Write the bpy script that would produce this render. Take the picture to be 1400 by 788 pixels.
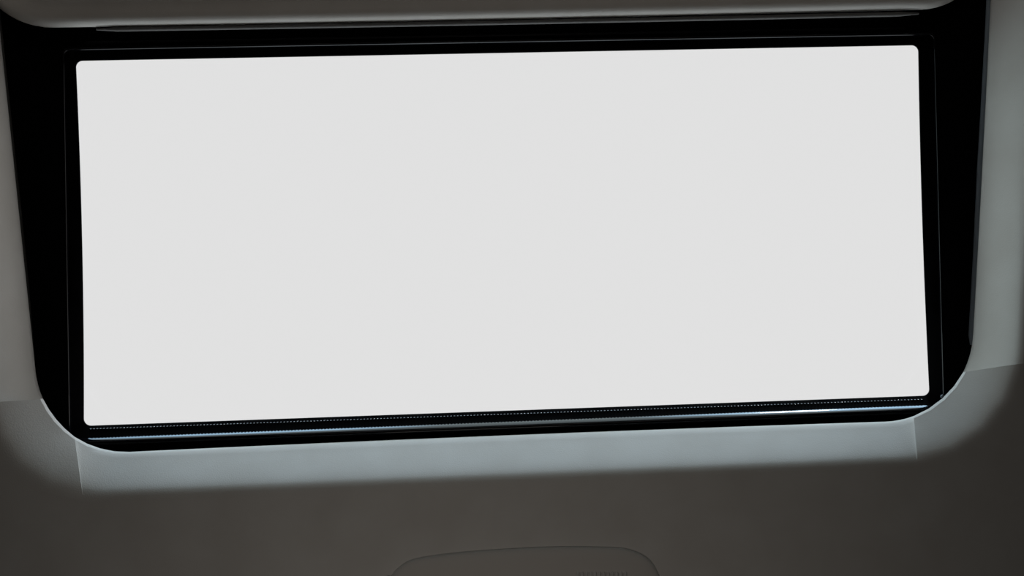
import bpy, bmesh, math
from mathutils import Vector

for o in list(bpy.data.objects):
    bpy.data.objects.remove(o, do_unlink=True)
S = bpy.context.scene
COL = S.collection

# ------------------------------------------------------------------ camera
# A phone held under the roof of a car, lens pointing straight up.
EYE = 1.0              # height of the lens, metres
F = 1100.0             # focal length in pixels of the 1400x788 frame
cam_data = bpy.data.cameras.new('camera')
cam_data.sensor_width = 36.0
cam_data.lens = 36.0 * F / 1400.0
cam_data.clip_start = 0.01
cam = bpy.data.objects.new('camera', cam_data)
cam.location = (0, 0, EYE)
cam.rotation_euler = (math.pi, 0, 0)
COL.objects.link(cam)
S.camera = cam

# ------------------------------------------------------------------ exposure
S.view_settings.view_transform = 'Standard'
S.view_settings.look = 'None'
S.view_settings.exposure = 0.0
S.view_settings.gamma = 1.0
S.view_settings.use_curve_mapping = False

# ------------------------------------------------------------------ sky
# Overcast white overhead, brighter bluish banks of sky low towards the rear,
# glows added at sides and front, a small spot added for the seal's glint, dim warm cabin below the horizon.
ZENITH = (0.822, 0.822, 0.822)
CABIN = (0.0065, 0.006, 0.0056)
PATCHES = [  # direction, inner angle, outer angle, colour, strength
    ((-0.33, -0.72, 0.60), 4, 14, (0.40, 0.70, 1.0), 7.5),
    ((0.33, -0.72, 0.60), 4, 14, (0.40, 0.70, 1.0), 8.5),
    ((0.295, -0.745, 0.60), 1.1, 2.4, (1.0, 0.97, 0.93), 200.0),
    ((-0.85, -0.05, 0.42), 8, 34, (0.66, 0.95, 1.0), 1.5),
    ((0.85, -0.05, 0.42), 8, 34, (1.0, 0.93, 0.82), 0.35),
    ((0.0, -0.90, 0.42), 10, 40, (0.70, 0.93, 1.0), 1.9),
    ((0.0, 0.85, 0.50), 10, 34, (0.78, 0.92, 1.0), 3.0),
]
world = bpy.data.worlds.new('world')
S.world = world
world.use_nodes = True
wn, wl = world.node_tree.nodes, world.node_tree.links
wn.clear()
w_out = wn.new('ShaderNodeOutputWorld')
w_bg = wn.new('ShaderNodeBackground')
w_tc = wn.new('ShaderNodeTexCoord')
w_nrm = wn.new('ShaderNodeVectorMath'); w_nrm.operation = 'NORMALIZE'
wl.new(w_tc.outputs['Generated'], w_nrm.inputs[0])
w_sep = wn.new('ShaderNodeSeparateXYZ')
wl.new(w_nrm.outputs[0], w_sep.inputs[0])


def w_range(sock, a, b):
    n = wn.new('ShaderNodeMapRange'); n.interpolation_type = 'SMOOTHSTEP'
    n.inputs['From Min'].default_value = a
    n.inputs['From Max'].default_value = b
    wl.new(sock, n.inputs['Value'])
    return n.outputs['Result']


def w_mix(fac, a, b, blend='MIX'):
    n = wn.new('ShaderNodeMix'); n.data_type = 'RGBA'; n.blend_type = blend
    n.clamp_result = False
    for s, v in ((n.inputs[0], fac), (n.inputs[6], a), (n.inputs[7], b)):
        if isinstance(v, bpy.types.NodeSocket):
            wl.new(v, s)
        elif isinstance(v, tuple):
            s.default_value = (*v, 1)
        else:
            s.default_value = v
    return n.outputs[2]


sky_col = w_mix(w_range(w_sep.outputs['Z'], -0.02, 0.05), CABIN, ZENITH)
for d, a0, a1, c, k in PATCHES:
    dv = Vector(d).normalized()
    dot = wn.new('ShaderNodeVectorMath'); dot.operation = 'DOT_PRODUCT'
    wl.new(w_nrm.outputs[0], dot.inputs[0])
    dot.inputs[1].default_value = dv
    f = w_range(dot.outputs['Value'], math.cos(math.radians(a1)), math.cos(math.radians(a0)))
    sky_col = w_mix(f, sky_col, tuple(k * x for x in c), 'ADD')
wl.new(sky_col, w_bg.inputs['Color'])
wl.new(w_bg.outputs[0], w_out.inputs['Surface'])

# unseen fill lamp added to brighten the ceiling from below and in front
ld = bpy.data.lights.new('front_ceiling_fill', 'AREA')
ld.shape = 'RECTANGLE'; ld.size = 0.3; ld.size_y = 0.15
ld.energy = 0.27
ld.color = (1.0, 0.93, 0.85)
lamp = bpy.data.objects.new('front_ceiling_fill', ld)
lamp.location = (-0.06, 0.36, EYE + 0.722 - 0.50)
lamp.rotation_euler = (math.pi, 0, 0)
COL.objects.link(lamp)


# unseen fill lamp added below the rear to brighten the sunshade
lr = bpy.data.lights.new('rear_shade_fill', 'AREA')
lr.shape = 'RECTANGLE'; lr.size = 1.1; lr.size_y = 0.25
lr.energy = 0.68
lr.color = (1.0, 0.94, 0.87)
lamp = bpy.data.objects.new('rear_shade_fill', lr)
lamp.location = (0.0, -0.72, EYE + 0.30)
lamp.rotation_euler = (math.pi, 0, 0)
COL.objects.link(lamp)


# ------------------------------------------------------------------ helpers
def P(px, py, d):
    """A sight line through the photograph, met at height d above the lens."""
    return Vector(((px - 700.0) / F * d, (py - 394.0) / F * d, EYE + d))


NE, NC = 28, 14        # samples per edge and per corner


def contour(pts, ts, bow=(0, 0, 0, 0), crease={}):
    """Rounded quad TL, TR, BR, BL; ts = corner tangent lengths; bow = sideways
    sag of the edges top, right, bottom, left (px, + to the right / down)."""
    v = [Vector(p) for p in pts]
    out = []
    for i in range(4):
        a, b, c = v[i - 1], v[i], v[(i + 1) % 4]
        t = ts[i]
        p0 = b + (a - b).normalized() * t
        p3 = b + (c - b).normalized() * t
        p1 = p0 + (b - p0) * 0.56
        p2 = p3 + (b - p3) * 0.56
        for k in range(NC + 1):
            u = k / NC
            if i in crease:                  # park samples 4|5 and 9|10 on the creases
                c1, c2 = crease[i]
                if k <= 4:
                    u = c1 * k / 4
                elif k <= 9:
                    u = c1 + 0.001 + (c2 - c1 - 0.002) * (k - 5) / 4
                else:
                    u = c2 + (1 - c2) * (k - 10) / 4
            out.append((p0 * (1 - u) ** 3 + p1 * 3 * u * (1 - u) ** 2
                        + p2 * 3 * u * u * (1 - u) + p3 * u ** 3))
        tn = ts[(i + 1) % 4]
        q = c + (b - c).normalized() * tn
        for k in range(1, NE):
            u = k / NE
            p = p3 + (q - p3) * u
            s = bow[i] * 4 * u * (1 - u)
            p = p + (Vector((0, s)) if i % 2 == 0 else Vector((s, 0)))
            out.append(p)
    return out


def mixc(a, b, u):
    return [p + (q - p) * u for p, q in zip(a, b)]


def offset_quad(pts, e):
    """Quad grown by e pixels (e = number or (top, right, bottom, left))."""
    t, r, b, l = (e,) * 4 if not isinstance(e, tuple) else e
    (ax, ay), (bx, by), (cx, cy), (dx, dy) = pts
    return [(ax - l, ay - t), (bx + r, by - t), (cx + r, cy + b), (dx - l, dy + b)]


def loft(bm, rings, close=False, cap0=False, cap1=False):
    """rings = list of (contour, depth); faces between successive rings."""
    vs = [[bm.verts.new(P(p.x, p.y, d[k] if isinstance(d, list) else d)) for k, p in enumerate(c)]
          for c, d in rings]
    n = len(vs[0])
    pairs = list(zip(vs[:-1], vs[1:]))
    if close:
        pairs.append((vs[-1], vs[0]))
    for a, b in pairs:
        for i in range(n):
            j = (i + 1) % n
            bm.faces.new((a[i], a[j], b[j], b[i]))
    if cap0:
        bm.faces.new(vs[0])
    if cap1:
        bm.faces.new(vs[-1])
    return vs


def sweep(bm, path, radii, seg=10):
    """Tube along a world-space polyline, radii one per point, capped."""
    rings = []
    for i, p in enumerate(path):
        t = (path[min(i + 1, len(path) - 1)] - path[max(i - 1, 0)]).normalized()
        up = Vector((0, 0, 1))
        s = t.cross(up).normalized()
        u = s.cross(t)
        r = radii[i]
        rx, rz = r if isinstance(r, tuple) else (r, r)
        rings.append([bm.verts.new(p + s * (math.cos(a) * rx) + u * (math.sin(a) * rz))
                      for a in (2 * math.pi * k / seg for k in range(seg))])
    for a, b in zip(rings[:-1], rings[1:]):
        for k in range(seg):
            j = (k + 1) % seg
            bm.faces.new((a[k], a[j], b[j], b[k]))
    bm.faces.new(rings[0]); bm.faces.new(rings[-1])


def obj(name, bm, mat, parent=None, smooth=True, angle=50):
    bmesh.ops.recalc_face_normals(bm, faces=bm.faces[:])
    me = bpy.data.meshes.new(name)
    bm.to_mesh(me); bm.free()
    me.materials.append(mat)
    if smooth:
        me.shade_smooth() if hasattr(me, 'shade_smooth') else None
        if hasattr(me, 'set_sharp_from_angle'):
            me.set_sharp_from_angle(angle=math.radians(angle))
    o = bpy.data.objects.new(name, me)
    COL.objects.link(o)
    if parent:
        o.parent = parent
        o.matrix_parent_inverse = parent.matrix_basis.inverted()
    return o


def thing(name, label, cat, loc):
    o = bpy.data.objects.new(name, None)
    o.empty_display_size = 0.05
    o.location = loc
    COL.objects.link(o)
    o['label'] = label; o['category'] = cat
    return o


# ------------------------------------------------------------------ materials
def mat_plain(name, col, rough, spec=0.5, bump=None):
    m = bpy.data.materials.new(name); m.use_nodes = True
    nt = m.node_tree; b = nt.nodes['Principled BSDF']
    b.inputs['Base Color'].default_value = (*col, 1)
    b.inputs['Roughness'].default_value = rough
    b.inputs['Specular IOR Level'].default_value = spec
    if bump:
        sc, st, dist = bump
        tc = nt.nodes.new('ShaderNodeTexCoord')
        nz = nt.nodes.new('ShaderNodeTexNoise')
        nz.inputs['Scale'].default_value = sc
        nz.inputs['Detail'].default_value = 3
        bp = nt.nodes.new('ShaderNodeBump')
        bp.inputs['Strength'].default_value = st
        bp.inputs['Distance'].default_value = dist
        nt.links.new(tc.outputs['Object'], nz.inputs['Vector'])
        nt.links.new(nz.outputs['Fac'], bp.inputs['Height'])
        nt.links.new(bp.outputs['Normal'], b.inputs['Normal'])
    return m


def mat_cloth(name, col):
    """Fine knitted headliner cloth: tiny colour mottling and a weave bump."""
    m = mat_plain(name, col, 0.95, 0.1)
    nt = m.node_tree; b = nt.nodes['Principled BSDF']
    tc = nt.nodes.new('ShaderNodeTexCoord')
    vz = nt.nodes.new('ShaderNodeTexVoronoi'); vz.inputs['Scale'].default_value = 900
    nz = nt.nodes.new('ShaderNodeTexNoise'); nz.inputs['Scale'].default_value = 22
    nz.inputs['Detail'].default_value = 4
    cr = nt.nodes.new('ShaderNodeValToRGB')
    cr.color_ramp.elements[0].position = 0.3
    cr.color_ramp.elements[0].color = (col[0] * 0.95, col[1] * 0.94, col[2] * 0.93, 1)
    cr.color_ramp.elements[1].position = 0.7
    cr.color_ramp.elements[1].color = (col[0] * 1.03, col[1] * 1.03, col[2] * 1.03, 1)
    bp = nt.nodes.new('ShaderNodeBump')
    bp.inputs['Strength'].default_value = 0.12
    bp.inputs['Distance'].default_value = 0.0006
    for n in (vz, nz):
        nt.links.new(tc.outputs['Object'], n.inputs['Vector'])
    nt.links.new(nz.outputs['Fac'], cr.inputs['Fac'])
    nt.links.new(cr.outputs['Color'], b.inputs['Base Color'])
    nt.links.new(vz.outputs['Distance'], bp.inputs['Height'])
    nt.links.new(bp.outputs['Normal'], b.inputs['Normal'])
    return m


M_cloth = mat_cloth('headliner_cloth', (0.60, 0.585, 0.56))
M_shade = mat_cloth('shade_cloth', (0.60, 0.575, 0.54))
M_black = mat_plain('black_frame', (0.002, 0.002, 0.0025), 0.6, 0.012)
M_seal = mat_plain('gloss_black_rubber', (0.003, 0.003, 0.004), 0.09, 0.27)
M_bead = mat_plain('polished_black_rubber', (0.003, 0.003, 0.004), 0.04, 0.5)
M_trim = mat_plain('dull_black_rubber', (0.006, 0.006, 0.008), 0.42, 0.22)
M_rail = mat_plain('dark_grey_rail', (0.26, 0.31, 0.36), 0.5, 0.3)
M_railb = mat_plain('charcoal_felt', (0.075, 0.073, 0.07), 0.8, 0.1)
M_strip = mat_plain('grey_plastic_strip', (0.13, 0.125, 0.12), 0.6, 0.3, (300, 0.5, 0.001))
M_plast = mat_plain('console_plastic', (0.53, 0.505, 0.475), 0.6, 0.2, (1500, 0.12, 0.0004))
M_paint = mat_plain('roof_paint', (0.02, 0.02, 0.022), 0.4, 0.5)

M_glass = bpy.data.materials.new('roof_glass'); M_glass.use_nodes = True
nt = M_glass.node_tree; nt.nodes.clear()
go = nt.nodes.new('ShaderNodeOutputMaterial')
gm = nt.nodes.new('ShaderNodeMixShader')
gt = nt.nodes.new('ShaderNodeBsdfTransparent'); gt.inputs[0].default_value = (0.985, 0.985, 0.985, 1)
gg = nt.nodes.new('ShaderNodeBsdfGlossy'); gg.inputs['Roughness'].default_value = 0.02
gm.inputs[0].default_value = 0.03
nt.links.new(gt.outputs[0], gm.inputs[1]); nt.links.new(gg.outputs[0], gm.inputs[2])
nt.links.new(gm.outputs[0], go.inputs['Surface'])

# ------------------------------------------------------------------ ceiling
D_GLASS, D_PLATE, D_EDGE, D_HEAD = 0.7965, 0.792, 0.766, 0.722
open_c = contour([(-22, -150), (1366, -176), (1328, 575), (57, 626)],
                 (60, 60, 116, 118), (0, 1, -2, 0), {2: (0.27, 0.80), 3: (0.40, 0.80)})
lip_c = contour([(-62, -210), (1432, -240), (1396, 628), (-18, 688)],
                (90, 90, 152, 152), (0, 3, 0, 0), {2: (0.08, 0.96), 3: (0.08, 0.94)})
far_c = contour([(-900, -900), (2300, -900), (2300, 1700), (-900, 1700)], (200,) * 4)
far2_c = contour([(-1000, -1000), (2400, -1000), (2400, 1800), (-1000, 1800)], (200,) * 4)

CORNER = 0.69
bm = bmesh.new()
LIP = [  # share of the lip's width, height
    (-0.05, D_EDGE + 0.006), (-0.03, D_EDGE + 0.003), (0.0, D_EDGE),
    (0.10, D_HEAD + 0.0388), (0.22, D_HEAD + 0.0324), (0.36, D_HEAD + 0.0250), (0.50, D_HEAD + 0.0180),
    (0.62, D_HEAD + 0.0122), (0.72, D_HEAD + 0.0078), (0.80, D_HEAD + 0.0046), (0.87, D_HEAD + 0.0023),
    (0.94, D_HEAD + 0.0008), (1.0, D_HEAD), (1.08, D_HEAD - 0.0003)]
# the lip stands tall along the front and sides, is lowered in the two
# front corners to imitate the shade there (a crease marks its edge) and lies low behind the sunshade
PER = NC + NE
WL = []
for k in range(4 * PER):
    e, q = divmod(k, PER)
    if e == 0:                               # rear left corner, then rear edge
        WL.append(1.0 - 0.7 * min(q / NC, 1.0))
    elif e == 1:                             # rear right corner, then right edge
        WL.append(0.3 + 0.7 * min(q / NC, 1.0))
    else:
        u = 2 * (q - NC) / NE - 1             # lowered towards the ends of the front edge to darken them
        WL.append(CORNER if 5 <= q <= 9 else
                  1.0 if e == 2 and q < 5 else
                  1.0 - 0.20 * min(abs(u), 1.0) ** 4 if e == 2 else
                  0.80 if e == 3 and q < 5 else 0.80 if e == 2 and 10 <= q <= NC else 1.0)
rings = [(mixc(open_c, lip_c, s), [D_HEAD + (d - D_HEAD) * w for w in WL]) for s, d in LIP]
rings += [(mixc(lip_c, far_c, u), D_HEAD - 0.0003) for u in (0.12, 0.3, 0.6, 1.0)]
loft(bm, rings)
ceil = obj('ceiling', bm, M_cloth, angle=24)
ceil['kind'] = 'structure'
ceil['label'] = 'grey cloth car ceiling with a turned-up lip round the sunroof opening'

# the roof above the ceiling, closed round the sunroof frame
hid_c = contour([(-80, -420), (1470, -450), (1400, 668), (-28, 716)], (40,) * 4)
bm = bmesh.new()
loft(bm, [(hid_c, D_PLATE + 0.004), (mixc(hid_c, far2_c, 1.0), D_PLATE + 0.002),
          (far_c, D_HEAD)])
rf = obj('trim_1', bm, M_paint)
rf['kind'] = 'structure'
rf['label'] = 'dark metal roof skin above the car ceiling'

# ------------------------------------------------------------------ sunroof
GQ = [(104, 83.5), (1255, 62), (1270.5, 541), (115, 582.5)]
GT = (9, 9, 9, 10)
GB = (0, -2, 0, 3)
glass_edge = contour(GQ, GT, GB)
BQ = [(87, 67.5), (1277, 46.5), (1290, 556), (95.5, 602)]     # run of the round seal
BT = (8, 8, 8, 8)

def pd(c, k=0.0):
    """Height of the frame face: it hangs lower towards the front."""
    return [D_PLATE - 0.0075 * min(max((p.y - 60) / 520, 0), 1.1) + k for p in c]


sun = thing('sunroof', 'closed glass sunroof in a black frame set in the car ceiling',
            'sunroof', P(690, 320, D_PLATE))

# frame: stepped black plate round the glass
bm = bmesh.new()
c1 = contour(offset_quad(GQ, 1.5), GT, GB)
c2 = contour(offset_quad(BQ, (-3.5, -2.4, -3, -2.4)), (8,) * 4)
c3 = contour(offset_quad(BQ, (9, 9, 14, 9)), (12,) * 4)
c4 = contour(offset_quad(BQ, (11, 30, 17, 30)), (14,) * 4)
rings = [(glass_edge, D_GLASS - 0.0005), (contour(offset_quad(GQ, 0.5), GT, GB), D_GLASS - 0.0025),
         (c1, D_GLASS - 0.0032), (c2, pd(c2)), (c3, pd(c3)), (c4, pd(c4, 0.0015)), (hid_c, pd(hid_c, 0.0015))]
loft(bm, rings)
obj('frame', bm, M_black, sun, angle=35)

# glass pane, 4 mm thick, bedded on the frame
bm = bmesh.new()
g_out = contour(offset_quad(GQ, 14), (14,) * 4, GB)
loft(bm, [(g_out, D_GLASS), (g_out, D_GLASS + 0.004)], cap0=True, cap1=True)
gl = obj('glass', bm, M_glass, sun, smooth=False)
gl['label'] = 'clear pane showing pale grey overcast sky'

# round rubber seal
inner = contour(offset_quad(BQ, (-3.5, -2.4, -3.0, -2.4)), BT)
outer = contour(offset_quad(BQ, (3.5, 2.4, 11.0, 2.4)), BT)
bm = bmesh.new()
rings = []
for a, h in [(0, -0.05), (0.07, 0.18), (0.15, 0.37), (0.24, 0.56), (0.34, 0.74), (0.44, 0.87), (0.54, 0.96),
             (0.64, 1.0), (0.74, 0.98), (0.84, 0.88), (0.93, 0.68), (0.99, 0.35), (1.0, -0.05)]:
    c = mixc(inner, outer, a)
    tall = pd(c)                             # the seal is taller along the front
    rings.append((c, [q - h * (0.0048 + (D_PLATE - q) * 0.45) for q in tall]))
loft(bm, rings)
obj('seal', bm, M_seal, sun, angle=80)

# fine serrated strip between seal and glass along the front edge
bm = bmesh.new()
gl_b0, gl_b1 = Vector((122, 587.2)), Vector((1262, 546.6))
nser = 250
for i in range(nser):
    u0 = (i + 0.20) / nser; u1 = (i + 0.80) / nser
    a = gl_b0 + (gl_b1 - gl_b0) * u0
    b = gl_b0 + (gl_b1 - gl_b0) * u1
    dd = pd([a])[0] + 0.0060
    pa, pb = P(a.x, a.y, dd), P(b.x, b.y, dd)
    m = (pa + pb) / 2
    r = 0.00085
    sweep(bm, [pa, pa + (pb - pa) * 0.2, pb - (pb - pa) * 0.2, pb], [(r * 0.5, r * 1.4), (r * 0.9, r * 2.4), (r * 0.9, r * 2.4), (r * 0.5, r * 1.4)], 14)
obj('serrated_strip', bm, M_bead, sun, angle=60)

# second, thinner ridge along the rear of the frame
bm = bmesh.new()
pth = [P(118 + (1236 - 118) * k / 30, 58.5 + (38.8 - 58.5) * k / 30, D_PLATE - 0.0002) for k in range(31)]
sweep(bm, pth, [(0.0013, 0.0016)] * 31, 10)
obj('rear_ridge', bm, M_trim, sun)


# guide rails beside the glass
def rail(pts, half, d, mat, label):
    bm = bmesh.new()
    n = 24
    path = []
    for k in range(n + 1):
        u = k / n * (len(pts) - 1)
        i = min(int(u), len(pts) - 2)
        p = Vector(pts[i]) + (Vector(pts[i + 1]) - Vector(pts[i])) * (u - i)
        path.append(P(p.x, p.y, d))
    h = half * d / F
    rr = [(h, 0.003)] * (n + 1)
    rr[0] = (h * 0.5, 0.0015); rr[-1] = (h * 0.55, 0.0018)
    sweep(bm, path, rr, 12)
    o = obj('guide_rail', bm, mat, sun)
    o['label'] = label
    return o


rail([(1358, -80), (1353, 40), (1348, 130), (1342, 230), (1337, 340), (1332.5, 420), (1329.5, 472)],
     6, 0.782, M_rail, 'slate grey guide rail')
rail([(-8, -20), (4, 95), (14, 190), (25, 290), (35, 390), (45, 515)],
     4.0, 0.782, M_railb, 'charcoal guide rail')

# screw at the front corner of the frame
bm = bmesh.new()
bmesh.ops.create_uvsphere(bm, u_segments=16, v_segments=10, radius=0.0022)
for v in bm.verts:
    v.co.z *= 0.6
    v.co += P(1289, 542.5, D_PLATE - 0.0135)
obj('screw', bm, M_rail, sun)

# ------------------------------------------------------------------ sunshade
shd = thing('sunshade', 'grey cloth sliding sunshade pushed back along the rear of the sunroof',
            'sunshade', P(650, -150, 0.766))
SQ = [(-38, -330), (1353, -350), (1353, 11.5), (-38, 40)]


def shade_ring(e):
    return contour(offset_quad(SQ, -e), (max(20, 60 - e),) * 2 + (max(20, 96 - e), max(20, 112 - e)), (0, 0, 1.5, 0))


bm = bmesh.new()
prof = [(8, 0.7785), (1.5, 0.7780), (0, 0.7768), (0.4, 0.7750), (1.6, 0.7725), (4.5, 0.7693),
        (9, 0.7667), (14, 0.7655), (20, 0.7652), (28, 0.7651), (34, 0.7640), (40, 0.7622),
        (48, 0.7612), (80, 0.7610)]
loft(bm, [(shade_ring(e), d) for e, d in prof], cap0=True, cap1=True)
obj('panel', bm, M_shade, shd, angle=60)

bm = bmesh.new()
n = 40
top, bot = [], []
pth = [P(132 + (1256 - 132) * k / n, 40.4 + (18.8 - 40.4) * k / n + 4 * k / n * (1 - k / n), 0.7755) for k in range(n + 1)]
rr = [(0.0022, 0.0024)] * (n + 1)
rr[0] = rr[-1] = (0.0008, 0.0010)
sweep(bm, pth, rr, 12)
st = obj('edge_strip', bm, M_strip, shd)
st['label'] = 'thin grey plastic strip'

# ------------------------------------------------------------------ overhead console
con = thing('overhead_console', 'grey moulded overhead console with small ribs in front of the sunroof',
            'overhead console', P(715, 860, D_HEAD))


def con_ring(e):
    pts = [(516, 788 + 170), (526, 804), (534, 787), (546, 774), (567, 763.5), (620, 755.5), (690, 750), (762, 746.8),
           (838, 747.8), (868, 753), (890, 766), (903, 788), (908, 806), (912, 788 + 170), (722, 788 + 185)]
    v = [Vector(p) for p in pts]
    n = len(v)
    res = []
    for i in range(n):                       # Catmull-Rom through the outline
        p0, p1, p2, p3 = v[i - 1], v[i], v[(i + 1) % n], v[(i + 2) % n]
        for k in range(8):
            u = k / 8
            res.append(0.5 * ((2 * p1) + (p2 - p0) * u + (2 * p0 - 5 * p1 + 4 * p2 - p3) * u * u
                              + (3 * p1 - p0 - 3 * p2 + p3) * u ** 3))
    m = len(res)
    out = []
    for i in range(m):
        t = (res[(i + 1) % m] - res[i - 1]).normalized()
        nrm = Vector((t.y, -t.x))            # outward for this winding
        out.append(res[i] + nrm * e)
    return out


bm = bmesh.new()
loft(bm, [(con_ring(3.0), D_HEAD + 0.001), (con_ring(0.8), D_HEAD + 0.0012), (con_ring(-0.6), D_HEAD + 0.0006),
          (con_ring(-1.8), D_HEAD - 0.0019), (con_ring(-6), D_HEAD - 0.0033), (con_ring(-11), D_HEAD - 0.0041),
          (con_ring(-22), D_HEAD - 0.0044)], cap1=True)
obj('body', bm, M_plast, con, angle=60)

for k in range(12):
    bm = bmesh.new()
    x = 790 + k * 5.9
    d = D_HEAD - 0.0046
    pth = [P(x, 781.5, d + 0.0008), P(x, 784, d), P(x, 806, d), P(x, 809, d + 0.0008)]
    sweep(bm, pth, [0.0007, 0.0016, 0.0016, 0.0007], 8)
    obj('rib', bm, M_plast, con)
